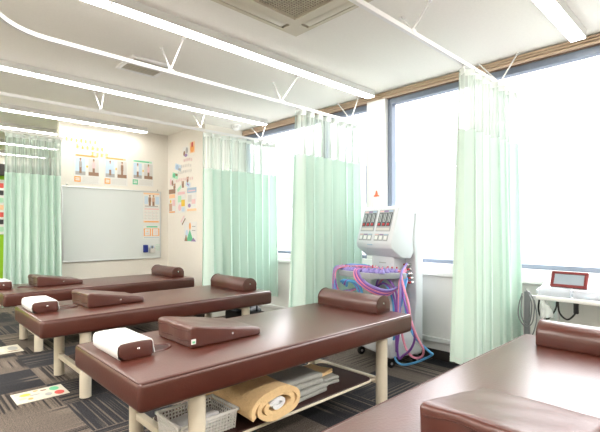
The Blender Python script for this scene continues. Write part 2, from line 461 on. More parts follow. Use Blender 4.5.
def make_wedge():
    t = thing('wedge_pillow', '', 'wedge pillow', group='brown wedge pillows on the beds')
    lx, ly, h0, h1 = .42, .355, .104, .038
    pts = [(0, .0), (lx, .0), (lx, h1), (.02, h0), (0, h0 - .006)]
    bm = pr(pts, 'y', -ly / 2, ly / 2, .012, 3)
    bmesh.ops.subdivide_edges(bm, edges=[e for e in bm.edges if e.calc_length() > .09], cuts=9, use_grid_fill=True)
    for v in bm.verts:                               # slack, puckered cover
        s = math.sin(v.co.x * 27 + v.co.y * 9) * math.sin(v.co.y * 21 - v.co.z * 40)
        edge = min(1, v.co.z / .03)
        v.co.z += .0015 * s * edge
        if v.co.x < .03: v.co.x += .004 * math.sin(v.co.y * 37 + v.co.z * 60) * edge
        if v.co.y < -ly / 2 + .03: v.co.y += .003 * math.sin(v.co.x * 25 + v.co.z * 90) * edge
    c = obj('cover', bm, M['leather2'], t)
    for z in (.030, .078):
        obj('fold_seam', tb([(-.001 + .005 * math.sin(y * 37 + z * 60), y, z + .004 * math.sin(y * 30)) for y in [-ly / 2 + .015 + k * (ly - .03) / 10 for k in range(11)]], .0028, 6), M['seam'], c)
    f = lambda x: h0 - (h0 - h1) * x / lx
    obj('snap', lt([(.009, 0), (.008, .003), (.003, .005)], (.235, -ly / 2 + .002, .038), 12, 'y'), M['chrome'], t)
    return t
wd = make_wedge(); wd.location = (1.045, 2.01, ZT); wd['label'] = 'brown wedge pillow with a white care tag on the front bed beside its face pillow'
for xyz, rz, lab in (((1.035, 3.46, ZT), .03, 'brown creased wedge pillow on the second bed from the front'),
                     ((1.05, 4.985, ZT), .02, 'brown wedge pillow on the farthest bed in front of the left curtain'),
                     ((1.045, .44, ZT), 0, 'brown wedge pillow on the bottom right bed, cut off by the lower photo edge')):
    c = copy_tree(wd); c.location = xyz; c.rotation_euler.z = rz; c['label'] = lab
ct = obj('care_tag', bx(-.004, .020, -.1815, -.178, .022, .046), M['paper'], wd, False, 'white care tag')
obj('tag_print', bx(.001, .015, -.1822, -.1812, .027, .037), M['p_green'], ct, False)

def make_face():
    t = thing('face_pillow', '', 'face pillow', group='paper-covered face pillows')
    w, hh, ln = .150, .084, .295
    prof = [(-.050, .0), (.070, 0), (.078, .006), (.078, .064), (.072, .071), (.0, .074), (-.066, .071), (-.076, .062), (-.076, .026)]
    obj('cushion', pr(prof, 'y', -ln / 2, ln / 2, .004, 2), M['leather2'], t)
    up = [(.090, .012), (.083, .045), (.0805, .064), (.074, .0745), (.03, .0775), (-.03, .0775), (-.068, .075), (-.080, .065), (-.083, .042), (-.080, .018), (-.066, .002)]
    inn = [(x * .968, z - .0028) for x, z in up]
    cv = bmesh.new()
    add_prism(cv, up + inn[::-1], 'y', -ln / 2 + .003, ln / 2 + .010)
    obj('paper_cover', cv, M['paper'], t, True, 'white paper cover')
    obj('snap', lt([(.0075, 0), (.006, .003), (.002, .005)], (.012, -ln / 2 + .001, .042), 12, 'y'), M['chrome'], t)
    return t
fc = make_face(); fc.location = (.792, 2.020, ZT); fc['label'] = 'face pillow under a white paper cover at the near end of the front bed'
for xyz, lab in (((.777, 3.475, ZT), 'face pillow under a white paper cover at the near end of the second bed'),
                 ((.77, 4.99, ZT), 'face pillow with white paper cover on the farthest bed, cut by the left photo edge')):
    c = copy_tree(fc); c.location = xyz; c['label'] = lab

# ------------------------------------------------------------------ things on the shelf of the front bed
SZ = .1855
def basket():
    t = thing('storage_basket', 'white perforated plastic basket on the lower shelf of the front bed', 'basket', (1.075, 1.83, SZ))
    lx, ly, hh = .155, .115, .098
    b = bmesh.new()
    add_box(b, -lx + .015, lx - .015, -ly + .015, ly - .015, 0, .005)
    add_box(b, -lx - .006, lx + .006, -ly - .006, -ly + .006, hh - .014, hh, .003)
    add_box(b, -lx - .006, lx + .006, ly - .006, ly + .006, hh - .014, hh, .003)
    add_box(b, -lx - .006, -lx + .006, -ly - .006, ly + .006, hh - .014, hh, .003)
    add_box(b, lx - .006, lx + .006, -ly - .006, ly + .006, hh - .014, hh, .003)
    rows = 6
    def lattice(length, fn, n):
        for k in range(n + 1):
            s = -length + 2 * length * k / n
            add_tube(b, [fn(s, 0), fn(s, hh - .01)], .0040, 4)
        for r in range(rows):
            z = .004 + (hh - .014) * r / (rows - 1)
            add_tube(b, [fn(-length, z), fn(length, z)], .0040, 4)
    tp = lambda z: .013 * (1 - z / hh)
    lattice(lx - .010, lambda s, z: (s, -ly + tp(z), z), 17)
    lattice(lx - .010, lambda s, z: (s, ly - tp(z), z), 17)
    lattice(ly - .010, lambda s, z: (-lx + tp(z), s, z), 13)
    lattice(ly - .010, lambda s, z: (lx - tp(z), s, z), 13)
    obj('basket_body', b, M['basket'], t, True)
    return t
basket()
def folded(name, lx, ly, layers, th, mat, seed, loc, rz, label, cat, group=None):
    """cloth folded in layers: each layer a rounded slab joined by a rolled front fold"""
    rnd = random.Random(seed); bm = bmesh.new()
    for k in range(layers):
        z = k * th; j = lambda: rnd.uniform(-.006, .006)
        t = bx(-lx / 2 + j(), lx / 2 + j(), -ly / 2 + j(), ly / 2 + j(), z, z + th * 1.04, th * .46, 4)
        bmesh.ops.subdivide_edges(t, edges=[e for e in t.edges if e.calc_length() > .06], cuts=5, use_grid_fill=True)
        for v in t.verts: v.co.z += .004 * math.sin(v.co.x * 31 + seed) * math.sin(v.co.y * 27 + k) * (z > 0)
        merge(bm, t)
    o = obj(name, bm, mat); o.location = loc; o.rotation_euler.z = rz
    return tag(o, label, cat, group)
folded('cleaning_cloth', .23, .11, 2, .030, M['towel_w'], 2, (1.06, 1.84, SZ + .009), .1, 'white folded cloth lying inside the perforated basket', 'cloth')
# rolled yellow blanket, axis along y, oval spiral
def rolled():
    t = thing('rolled_blanket', 'yellow towel blanket rolled up on the lower shelf, spiral end showing', 'blanket', (1.405, 1.850, SZ), 0)
    def spiral(turns, r0, r1, n, a0=0):
        out = []
        for k in range(n + 1):
            q = k / n; a = a0 + turns * 2 * PI * q; r = r0 + (r1 - r0) * q
            out.append((r * math.cos(a) * 1.76, r * math.sin(a) * .86))
        return out
    def sheet(path, half, y0, y1):
        n = len(path); L, Rr = [], []
        for i, p in enumerate(path):
            a, b = path[max(0, i - 1)], path[min(n - 1, i + 1)]
            d = Vector((b[0] - a[0], b[1] - a[1])).normalized(); nn = Vector((-d.y, d.x)) * half
            L.append((p[0] + nn.x, p[1] + nn.y)); Rr.append((p[0] - nn.x, p[1] - nn.y))
        bm = bmesh.new(); g = []
        ys = [y0, y0 + .006] + [y0 + (y1 - y0) * k / 8 for k in range(1, 8)] + [y1 - .006, y1]
        ring = L + Rr[::-1]
        for j, y in enumerate(ys):
            sc = .0 if j in (0, len(ys) - 1) else 0
            g.append([bm.verts.new((x, y + .004 * math.sin(x * 40), z + .0915 + .003 * math.sin(y * 25 + x * 12))) for x, z in ring])
        m = len(ring)
        for a, b in zip(g, g[1:]):
            for k in range(m): bm.faces.new((a[k], a[(k + 1) % m], b[(k + 1) % m], b[k]))
        for gg in (g[0], g[-1]):
            h = m // 2
            for k in range(h - 1): bm.faces.new((gg[k], gg[k + 1], gg[m - 2 - k], gg[m - 1 - k]))
        bmesh.ops.recalc_face_normals(bm, faces=bm.faces[:])
        return bm
    outer = sheet(spiral(2.15, .042, .091, 80, 2.6), .0128, -.235, .235)
    obj('blanket_roll', outer, M['towel_y'], t, True)
    inner = sheet(spiral(1.3, .010, .031, 40, 1.0), .0095, -.232, .16)
    obj('white_lining', inner, M['towel_w'], t, True, 'white inner layer of the roll')
    return t
rolled()
folded('grey_towel', .30, .34, 2, .030, M['towel_g'], 5, (1.725, 1.880, SZ), .06, 'grey folded towel, lowest in the stack beside the rolled blanket', 'towel', 'grey towels on the lower shelf')
folded('grey_towel', .29, .33, 2, .029, M['towel_g'], 9, (1.705, 1.885, SZ + .0635), -.04, 'grey folded towel lying on top of the stack beside the rolled blanket', 'towel', 'grey towels on the lower shelf')
folded('grey_towel', .17, .24, 2, .020, M['towel_g'], 4, (1.985, 1.90, SZ), -.1, 'small grey folded towel under the yellow cloth at the shelf end', 'towel', 'grey towels on the lower shelf')
folded('yellow_cloth', .15, .17, 2, .013, M['towel_y'], 3, (1.975, 1.915, SZ + .0435), .12, 'small yellow cloth on the grey towel at the shelf end', 'cloth')
# black bags kept under the second bed
def bag(x, y, z, s, h, label):
    b = bx(-.16 * s, .16 * s, -.12, .12, 0, h, .04, 4)
    bmesh.ops.subdivide_edges(b, edges=[e for e in b.edges if e.calc_length() > .06], cuts=5, use_grid_fill=True)
    for v in b.verts: v.co.z = max(0, v.co.z * (1 + .12 * math.sin(v.co.x * 22) * math.cos(v.co.y * 17)))
    t = thing('black_bag', label, 'bag', (x, y, z), .1, 'black bags under the second bed')
    obj('bag_body', b, M['black'], t)
    obj('strap', tb(spline([(-.09 * s, -.1, h * .7), (-.05 * s, -.125, h * 1.12), (.05 * s, -.125, h * 1.12), (.09 * s, -.1, h * .7)], 6), .008, 6), M['black'], t)
bag(1.95, 3.40, SZ, 1, .13, 'soft black bag on the shelf under the second bed')
bag(2.52, 3.42, 0, .95, .38, 'tall black bag on the floor under the head end of the second bed')

# ------------------------------------------------------------------ printed mats on the carpet
def printed(name, parts):
    '''one flat printed sheet: [(bmesh, material key)] joined into one mesh with several materials'''
    me = bpy.data.meshes.new(name); bm = bmesh.new(); keys = []
    for p, k in parts:
        if k not in keys: keys.append(k)
        for f in p.faces: f.material_index = keys.index(k)
        merge(bm, p)
    bm.to_mesh(me); bm.free()
    for k in keys: me.materials.append(M[k])
    o = bpy.data.objects.new(name, me); COL.objects.link(o)
    return o
def mat_(x0, x1, y0, y1, label, blobs):
    ps = [(bx(0, x1 - x0, 0, y1 - y0, .0, .003), 'p_cream')]
    for bxx, byy, rx, ry, mt in blobs:
        q = lt([(1, .001), (1, .0036), (.98, .004)], (0, 0, 0), 20)
        q.transform(Matrix.Translation((bxx, byy, 0)) @ Matrix.Diagonal((rx, ry, 1, 1))); ps.append((q, mt))
    o = printed('floor_poster', ps); o.location = (x0, y0, .0005)
    return tag(o, label, 'floor sign', 'printed signs on the carpet')
mat_(.605, .920, 3.29, 3.515, 'white printed sign on the carpet with orange, green and red patches, near the second bed',
     [(.075, .155, .034, .028, 'p_yellow'), (.05, .09, .024, .018, 'p_orangepale'), (.035, .14, .014, .012, 'p_pink'), (.09, .06, .016, .02, 'p_orange'),
      (.12, .12, .04, .013, 'p_grey'), (.20, .075, .022, .030, 'p_grey'), (.19, .175, .02, .012, 'p_brown'), (.255, .165, .030, .042, 'p_green'),
      (.265, .062, .030, .042, 'p_red'), (.145, .195, .016, .012, 'p_orange'), (.03, .19, .014, .01, 'p_orangepale')])
mat_(.60, .925, 4.72, 5.02, 'white printed sign on the carpet with a grey picture, cut by the left photo edge',
     [(.26, .16, .04, .08, 'p_grey'), (.17, .14, .03, .07, 'p_greypale'), (.09, .17, .03, .05, 'p_greenpale'), (.25, .05, .05, .012, 'p_brown')])

# ------------------------------------------------------------------ curtain rails and curtains
RZ = 2.20
def rail(pts, y, brackets, label):
    t = thing('curtain_rail', label, 'curtain rail', (0, 0, 0), 0, 'white curtain rails under the ceiling')
    bm = bmesh.new()
    P = [Vector(p) for p in pts]
    for a, b in zip(P, P[1:]):
        d = (b - a); L = d.length; ang = math.atan2(d.y, d.x)
        add_box(bm, -.004, L + .004, -.011, .011, -.012, .012, 0, 1, Matrix.Translation(a) @ Matrix.Rotation(ang, 4, 'Z'))
    obj('track', bm, M['white'], t, False)
    for (x, o1, o2) in brackets:
        k = bmesh.new()
        for o in (o1, o2):
            add_tube(k, [(x, y, RZ + .012), (x + o[0], y + o[1], H - .004)], 0.0055, 6)
            add_lathe(k, [(.014, 0), (.014, .006), (.009, .010)], (x + o[0], y + o[1], H - .011), 12)
        add_box(k, x - .02, x + .02, y - .014, y + .014, RZ - .002, RZ + .02)
        obj('bracket', k, M['white'], t)
    return t
def bend(xc, y, r):                                   # quarter turn at the aisle end
    return [(xc - r * math.sin(a), y - r + r * math.cos(a), RZ) for a in [PI / 2 * k / 8 for k in range(8, -1, -1)]]
rail([(.34, 1.9, RZ)] + bend(.64, 2.665, .30) + [(3.45, 2.665, RZ)], 2.665, [(1.36, (.10, .33), (.14, .08)), (2.35, (.20, .34), (.26, .08)), (3.25, (.22, .36), (.22, .08))],
     'white curtain rail with a curved end, above the gap between the front two beds')
rail([(.12, 3.2, RZ)] + bend(.42, 3.99, .30) + [(3.45, 3.99, RZ)], 3.99, [(1.37, (.09, .45), (.15, .35)), (2.38, (.23, .53), (.25, .33)), (3.20, (.27, .55), (.27, .24))],
     'white curtain rail above the gap between the second and farthest beds')
rail([(.22, .6, RZ)] + bend(.52, 1.235, .30) + [(3.45, 1.235, RZ)], 1.235, [(2.02, (.33, .28), (.28, .05)), (3.20, (.27, .27), (.27, -.03))],
     'white curtain rail at upper right carrying the curtain beside the touchscreen cart')
rail([(-.6, 5.48, RZ), (1.46, 5.48, RZ)], 5.48, [(.2, (.1, .3), (.1, .1))], 'white curtain rail in the opening left of the whiteboard wall')

def curtain(label, x0, x1, y, folds, amp, seed, flare=.0, zbot=.30, znet=1.80, lean=0.0, cats=True):
    t = thing('curtain', label, 'curtain', (x0, y, 0), 0, 'mint green cubicle curtains')
    rnd = random.Random(seed); W = x1 - x0
    n = folds * 14
    ph = [rnd.uniform(-.5, .5) for _ in range(folds + 2)]; am = [rnd.uniform(.55, 1.15) for _ in range(folds + 2)]
    def shape(u, z):
        q = u * folds; i = int(min(q, folds - 1e-6)); f = q - i
        a = am[i] * (1 - f) + am[i + 1] * f; p = ph[i] * (1 - f) + ph[i + 1] * f
        k = (z - zbot) / (RZ - zbot)                      # 0 hem, 1 heading
        s = math.sin(2 * PI * q + p * 1.6)
        s = math.copysign(abs(s) ** .75, s)
        yy = amp * a * (1.08 - .55 * k) * s + .006 * math.sin(u * 9 + z * 1.6 + seed) * (1 - k)
        xx = u * W + .022 * math.sin(4 * PI * q + p) * (1 - .4 * k) - flare * (1 - u) ** 3 * (1 - k) ** 1.5 + lean * (1 - k) * u
        xx += .003 * math.sin(z * 3 + seed + u * 7)
        return xx, yy
    def grid(z0, z1, rows, mat, name):
        bm = bmesh.new(); g = []
        for r in range(rows + 1):
            z = z0 + (z1 - z0) * r / rows
            g.append([bm.verts.new((*shape(c / n, z), z)) for c in range(n + 1)])
        for a, b in zip(g, g[1:]):
            for c in range(n): bm.faces.new((a[c], a[c + 1], b[c + 1], b[c]))
        o = obj(name, bm, mat, t)
        for p in o.data.polygons: p.use_smooth = True
        return o
    cl = grid(zbot, znet, 16, M['cloth_green'], 'cloth')
    hem = grid(zbot + .028, zbot + .032, 1, M['cloth_band'], 'hem_stitch'); hem.parent = cl; hem.scale = (1, 1.02, 1)
    grid(znet, RZ - .06, 6, M['cloth_net'], 'net_top')
    bd = grid(RZ - .062, RZ - .018, 1, M['cloth_band'], 'heading_tape')
    for k in range(folds + 1):
        xx, yy = shape(k / folds, RZ - .02)
        obj('hook', tb([(xx, yy, RZ - .05), (xx, yy * .6, RZ - .02), (xx, 0, RZ - .0125)], .004, 5), M['white'], bd)
    return t, shape
c4, s4 = curtain('mint curtain with a net top hanging nearest, between machine and touchscreen cart', 2.63, 3.43, 1.235, 7, .092, 11, .05, .30, 1.79)
c3, _ = curtain('mint curtain with a net top hanging behind the white therapy machine', 2.53, 3.40, 2.675, 8, .082, 5, .06, .32, 1.80)
c2, _ = curtain('mint curtain with a net top hanging next to the wall column with pictures', 2.42, 3.42, 3.99, 9, .088, 23, .0, .33, 1.80)
cL, _ = curtain('mint curtain with a net top at far left, in the opening beside the whiteboard', .90, 1.44, 5.48, 7, .078, 31, .03, .32, 1.76)
xx, yy = s4(0.03, .36)
cl_ = obj('care_label', bx(xx + .005, xx + .05, yy - .062, yy - .060, .345, .405), M['paper'], c4, False, 'white care label with a red mark')
obj('care_mark', bx(xx + .018, xx + .035, yy - .063, yy - .062, .36, .39), M['p_pink'], cl_, False)

# ------------------------------------------------------------------ ceiling lamps
def make_lamp(ln):
    t = thing('ceiling_light', '', 'ceiling light', group='linear ceiling lights')
    prof = [(-.050, 0), (.050, 0), (.046, -.054), (-.046, -.054)]
    obj('housing', pr(prof, 'x', 0, ln - .002), M['lampbody'], t, False)
    lens = [(-.045, -.053), (-.042, -.060), (.042, -.060), (.045, -.053)]
    obj('diffuser', pr(lens, 'x', .004, ln - .006), M['tube'], t)
    for a, b in ((0, .004), (ln - .006, ln - .002)):
        obj('end_cap', pr([(y * 1.02, z - .001) for y, z in lens], 'x', a, b), M['lampbody'], t, False)
    return t
lamp = make_lamp(1.25); used = False
rows = [
    (.79, 3.40, 1, ['lit linear ceiling light at upper right, ending at the timber slats above the window']),
    (2.55, 3.42, 4, ['lit linear ceiling light, window end of the row passing the air conditioner',
                     'lit linear ceiling light, middle unit of the row passing the air conditioner',
                     'lit linear ceiling light at the upper photo edge, cut off by it', None]),
    (4.14, 3.38, 3, ['lit linear ceiling light, window end of the row above the second bed',
                     'lit linear ceiling light, middle unit of the row beside the ceiling vent',
                     'lit linear ceiling light at the left photo edge, in the row beside the ceiling vent']),
    (5.58, 2.50, 3, ['lit linear ceiling light right above the whiteboard and its posters',
                     'lit linear ceiling light above the far left curtain, in the row along the whiteboard wall', None]),
    (6.55, 1.90, 2, ['lit linear ceiling light beyond the opening, nearest of those seen behind the left curtain top', None]),
    (7.80, 2.30, 2, ['lit linear ceiling light beyond the opening, middle of those seen through the curtain net', None]),
    (8.90, 2.08, 2, ['lit linear ceiling light beyond the opening, farthest of those seen through the curtain net', None]),
]
for y, xe, n, labs in rows:
    for k in range(n):
        if labs[k] is None: continue
        o = copy_tree(lamp) if used else lamp; used = True
        o.location = (xe - 1.25 * (k + 1), y, H); o['label'] = labs[k]

# added fill lights out of view to brighten the room, following the lamp rows
for x, y in ((-.5, .79), (.6, -.9), (2.6, -.9), (-.6, 2.5), (-.6, 4.1), (-.4, 6.6), (-.2, 7.9)):
    ld = bpy.data.lights.new('fill_light', 'AREA'); ld.shape = 'RECTANGLE'; ld.size = 1.2; ld.size_y = .07; ld.energy = 20
    ld.color = (1, .97, .92)
    lo = bpy.data.objects.new('fill_light', ld); COL.objects.link(lo); lo.location = (x, y, H - .08)

# ------------------------------------------------------------------ air conditioner, vent, detector
t = thing('air_conditioner', 'square ivory ceiling cassette air conditioner with a tan filter grille', 'air conditioner', (2.02, 2.14, H))
S = .95
fr = bmesh.new()
def ring(bm, o0, o1, z0, z1):
    a0, a1, b0, b1 = -S + o0, -o0, -S + o1, -o1
    add_box(bm, a0, a1, a0, b0, z0, z1); add_box(bm, a0, a1, b1, a1, z0, z1)
    add_box(bm, a0, b0, b0, b1, z0, z1); add_box(bm, b1, a1, b0, b1, z0, z1)
ring(fr, 0, .030, -.026, 0); ring(fr, .110, .180, -.036, 0)
for cx in (-S + .085, -.085):
    for cy in (-S + .085, -.085): add_box(fr, cx - .060, cx + .060, cy - .060, cy + .060, -.027, 0)
obj('frame', fr, M['ac'], t, False)
for (x0, x1, y0, y1) in ((-S + .165, -.165, -.105, -.034), (-S + .165, -.165, -S + .034, -S + .105), (-.105, -.034, -S + .165, -.165), (-S + .034, -S + .105, -S + .165, -.165)):
    lv = obj('louver', bx(x0, x1, y0, y1, -.026, -.014, .004), M['ac'], t)
    obj('air_gap', bx(x0 - .012, x1 + .012, y0 - .004, y1 + .004, -.008, -.002), M['ac_dark'], lv, False)
gr = bmesh.new(); add_box(gr, -S + .18, -.18, -S + .18, -.18, -.020, -.012)
g = obj('filter', gr, M['grille'], t, False)
bars = bmesh.new()
for k in range(30):
    q = -S + .19 + k * .0196
    add_box(bars, q, q + .004, -S + .18, -.18, -.026, -.020)
    add_box(bars, -S + .18, -.18, q, q + .004, -.026, -.020)
obj('mesh_bars', bars, M['ac'], g, False)

t = thing('ceiling_vent', 'square ceiling vent with a grey mesh behind the first curtain rail', 'vent', (1.525, 3.44, H))
fr = bmesh.new(); S2 = .17
for a in ((-S2, S2, -S2, -S2 + .03), (-S2, S2, S2 - .03, S2), (-S2, -S2 + .03, -S2 + .03, S2 - .03), (S2 - .03, S2, -S2 + .03, S2 - .03)):
    add_box(fr, *a, -.020, 0, .003)
obj('frame', fr, M['white'], t)
obj('mesh', bx(-.14, .14, -.14, .14, -.013, -.008), M['vent_grey'], t, False)
sl = bmesh.new()
for k in range(9): add_box(sl, -.14, .14, -.13 + k * .031, -.126 + k * .031, -.016, -.011)
obj('slats', sl, M['ac'], t, False)

t = thing('smoke_detector', 'small round white smoke detector on the ceiling above the second curtain', 'smoke detector', (3.28, 4.62, H))
obj('base', lt([(.07, 0), (.07, -.012), (.062, -.02)], (0, 0, 0), 24), M['white'], t)
obj('sensor_head', lt([(.056, -.018), (.054, -.045), (.030, -.058), (.001, -.06)], (0, 0, 0), 24), M['white'], t)

# ------------------------------------------------------------------ whiteboard and papers
t = thing('whiteboard', 'large whiteboard in a thin aluminium frame on the far wall', 'whiteboard', (1.523, WY, .735))
bwid, bh = 1.285, .945
obj('surface', bx(.012, bwid - .012, -.016, -.002, .012, bh - .012), M['board'], t, False)
fr = bmesh.new()
for a in ((0, bwid, 0, .016), (0, bwid, bh - .016, bh), (0, .016, .016, bh - .016), (bwid - .016, bwid, .016, bh - .016)):
    add_box(fr, a[0], a[1], -.022, 0, a[2], a[3], .003)
obj('frame', fr, M['alu'], t)
for x in (.06, bwid - .05):
    obj('hook', lt([(.010, 0), (.010, .006), (.004, .010)], (x, -.001, bh + .018), 12, 'y'), M['chrome'], t)

def paper(name, label, cat, plane, a0, a1, z0, z1, marks, group=None, base='p_white', rot=0):
    """sheet on a wall; marks are (u0,u1,v0,v1,material[,shape]) in sheet fractions, u along the wall as seen"""
    w, h = abs(a1 - a0), z1 - z0
    ps = [(bx(-w / 2, w / 2, -.0022, 0, -h / 2, h / 2), base)]
    for i, mk in enumerate(marks):
        e = i * .00002
        x0, x1 = -w / 2 + mk[0] * w, -w / 2 + mk[1] * w; q0, q1 = -h / 2 + mk[2] * h, -h / 2 + mk[3] * h
        if len(mk) > 5 and mk[5] == 'o':
            q = lt([(1, -.001), (1, .0006 + e)], (0, 0, 0), 16, 'y')
            q.transform(Matrix.Translation(((x0 + x1) / 2, -.0024, (q0 + q1) / 2)) @ Matrix.Diagonal(((x1 - x0) / 2, 1, (q1 - q0) / 2, 1)))
        elif len(mk) > 5 and mk[5] == 't':
            q = pr([(x0, q0), (x1, q0), ((x0 + x1) / 2, q1)], 'y', -.0028 - e, -.001)
        else: q = bx(x0, x1, -.0026 - e, -.001, q0, q1)
        ps.append((q, mk[4]))
    t = printed(name, ps)
    if plane == 'board': t.location = ((a0 + a1) / 2, WY - .0162, (z0 + z1) / 2)
    elif plane == 'wall': t.location = ((a0 + a1) / 2, WY, (z0 + z1) / 2)
    else: t.location = (2.92, (a0 + a1) / 2, (z0 + z1) / 2); t.rotation_euler.z = -PI / 2
    if rot: t.rotation_euler.y = rot
    return tag(t, label, cat, group)
def figure(u, v, s, top, bottom, face='p_skin', dark='p_brown'):
    """small printed standing figure, plain shapes"""
    return [(u - .028 * s, u + .028 * s, v + .36 * s, v + .44 * s, face, 'o'), (u - .032 * s, u + .032 * s, v + .41 * s, v + .47 * s, dark, 'o'),
            (u - .05 * s, u + .05 * s, v + .17 * s, v + .36 * s, top), (u - .04 * s, u + .04 * s, v, v + .18 * s, bottom)]
def before_after(accent, pale, a, b):
    m = [(.05, .92, .90, .97, pale), (.10, .80, .915, .955, accent), (.06, .44, .30, .86, 'p_bluepale'), (.56, .96, .30, .86, 'p_greypale'),
         (.06, .44, .28, .40, 'p_grey'), (.56, .96, .28, .40, 'p_brown'), (.47, .54, .54, .62, 'p_yellow', 'o'),
         (.02, .26, .04, .23, accent), (.06, .22, .09, .13, 'p_white'), (.06, .22, .15, .185, 'p_white')]
    m += figure(.25, .34, 1.1, a, 'p_brown') + figure(.76, .34, 1.1, b, 'p_brown')
    for k in range(5): m.append((.32, .94, .05 + k * .04, .066 + k * .04, 'p_greypale'))
    return m
paper('poster', 'before-and-after poster with an orange corner box, left one above the whiteboard', 'poster', 'wall', 1.665, 1.975, 1.725, 2.10,
      before_after('p_orange', 'p_orangepale', 'p_grey', 'p_pink'), 'posters above the whiteboard')
paper('poster', 'before-and-after poster with an orange corner box, middle one above the whiteboard', 'poster', 'wall', 2.03, 2.335, 1.725, 2.105,
      before_after('p_orange', 'p_orangepale', 'p_bluepale', 'p_brown'), 'posters above the whiteboard')
paper('poster', 'before-and-after poster with a green corner box above the right end of the whiteboard', 'poster', 'wall', 2.40, 2.70, 1.745, 2.105,
      before_after('p_green', 'p_greenpale', 'p_white', 'p_pink'), 'posters above the whiteboard')
# yellow wall lettering, three stepped lines of blocky characters
t = thing('wall_lettering', 'three stepped lines of pale yellow lettering on the wall above the left poster', 'lettering', (1.56, WY, 2.15))
rnd = random.Random(3)
def glyph(bm, x, z, s):
    for k in range(3):
        q = z + s * (.15 + .32 * k); add_box(bm, x + s * rnd.uniform(.05, .25), x + s * rnd.uniform(.7, .95), -.004, 0, q, q + s * .11)
    q = x + s * rnd.uniform(.3, .6); add_box(bm, q, q + s * .12, -.004, 0, z + s * .05, z + s * .95)
for (x, z, n, s, st) in ((.0, .085, 7, .048, .055), (.12, .005, 6, .050, .06), (.30, -.07, 4, .050, .058)):
    bm = bmesh.new()
    for k in range(n): glyph(bm, x + k * st, z, s * (1 if k % 3 else 1.15))
    obj('text_line', bm, M['p_yellow'], t, False)
# sheets on the whiteboard
paper('notice', 'notice with two standing figures between blue notes, top right of the whiteboard', 'notice', 'board', 2.545, 2.785, 1.455, 1.655,
      [(.02, .98, .88, .99, 'p_orangepale'), (.08, .28, .2, .75, 'p_bluepale'), (.74, .97, .2, .75, 'p_bluepale'), (.1, .9, .03, .09, 'p_grey')]
      + figure(.40, .1, 1.6, 'p_brown', 'p_brown') + figure(.62, .1, 1.6, 'p_skin', 'p_brown'), 'notices on the whiteboard')
paper('notice', 'calendar notice with a pink heading and an orange strip, middle right of the whiteboard', 'notice', 'board', 2.545, 2.785, 1.235, 1.445,
      [(.08, .95, .88, .96, 'p_pink'), (.02, .98, .02, .13, 'p_orangepale'), (.10, .9, .045, .10, 'p_orange')]
      + [(.08 + c * .22, .25 + c * .22, .25 + r * .2, .265 + r * .2, 'p_grey') for r in range(3) for c in range(4)]
      + [(.1 + c * .22, .14 + c * .22, .32 + r * .2, .37 + r * .2, 'p_pink', 'o') for r in range(3) for c in range(4)], 'notices on the whiteboard')
paper('notice', 'notice with a green heading and two orange-framed panels, lower right of the whiteboard', 'notice', 'board', 2.545, 2.79, 1.015, 1.195,
      [(.2, .85, .86, .96, 'p_green'), (.04, .46, .2, .78, 'p_orange'), (.10, .40, .24, .74, 'p_white'), (.52, .96, .2, .78, 'p_orange'), (.58, .90, .24, .74, 'p_white'),
       (.15, .35, .35, .40, 'p_greypale'), (.18, .30, .5, .6, 'p_orangepale', 'o'), (.64, .86, .4, .44, 'p_pink'), (.64, .86, .55, .6, 'p_pink'), (.05, .95, .06, .10, 'p_blue')], 'notices on the whiteboard')
t = thing('green_note', 'pale green handwritten lines on the lower right of the whiteboard', 'writing', (2.725, WY - .0165, .85))
bm = bmesh.new(); rnd = random.Random(8)
for r in range(4):
    for k in range(5):
        x, z = k * .013 + rnd.uniform(0, .003), r * .024
        add_box(bm, x, x + .008, -.0015, 0, z, z + .003); add_box(bm, x + .003, x + .006, -.0015, 0, z - .006, z + .010)
obj('strokes', bm, M['p_greenpale'], t, False)
# eraser and the pen holder
t = thing('eraser', 'navy blue whiteboard eraser at the lower right of the whiteboard', 'eraser', (2.575, WY - .0165, .875))
obj('felt', bx(-.030, .030, -.022, 0, -.052, .052, .004), M['navy'], t)
obj('grip', bx(-.027, .027, -.040, -.022, -.049, .049, .006), M['navy'], t)
t = thing('pen_holder', 'small grey pen holder next to the navy eraser on the whiteboard', 'pen holder', (2.668, WY - .0165, .865))
hb = bmesh.new()
add_box(hb, -.035, .035, -.004, 0, -.05, .03); add_box(hb, -.035, .035, -.040, -.036, -.05, .012); add_box(hb, -.035, -.031, -.036, -.004, -.05, .02)
add_box(hb, .031, .035, -.036, -.004, -.05, .02); add_box(hb, -.031, .031, -.036, -.004, -.05, -.046)
obj('holder_box', hb, M['p_greypale'], t, False)
for k, mt in enumerate(('p_blue', 'p_black', 'p_blue')):
    x = -.02 + k * .018
    p = lt([(.007, 0), (.007, .085), (.004, .095)], (x, -.02, -.044), 10)
    o = obj('whiteboard_pen', p, M[mt])
    o.location = (2.668, WY - .0165, .865)
    tag(o, ['blue pen at the left of the whiteboard pen holder', 'black pen standing in the middle of the whiteboard pen holder', 'blue pen at the right of the whiteboard pen holder'][k], 'pen', 'pens in the whiteboard holder')

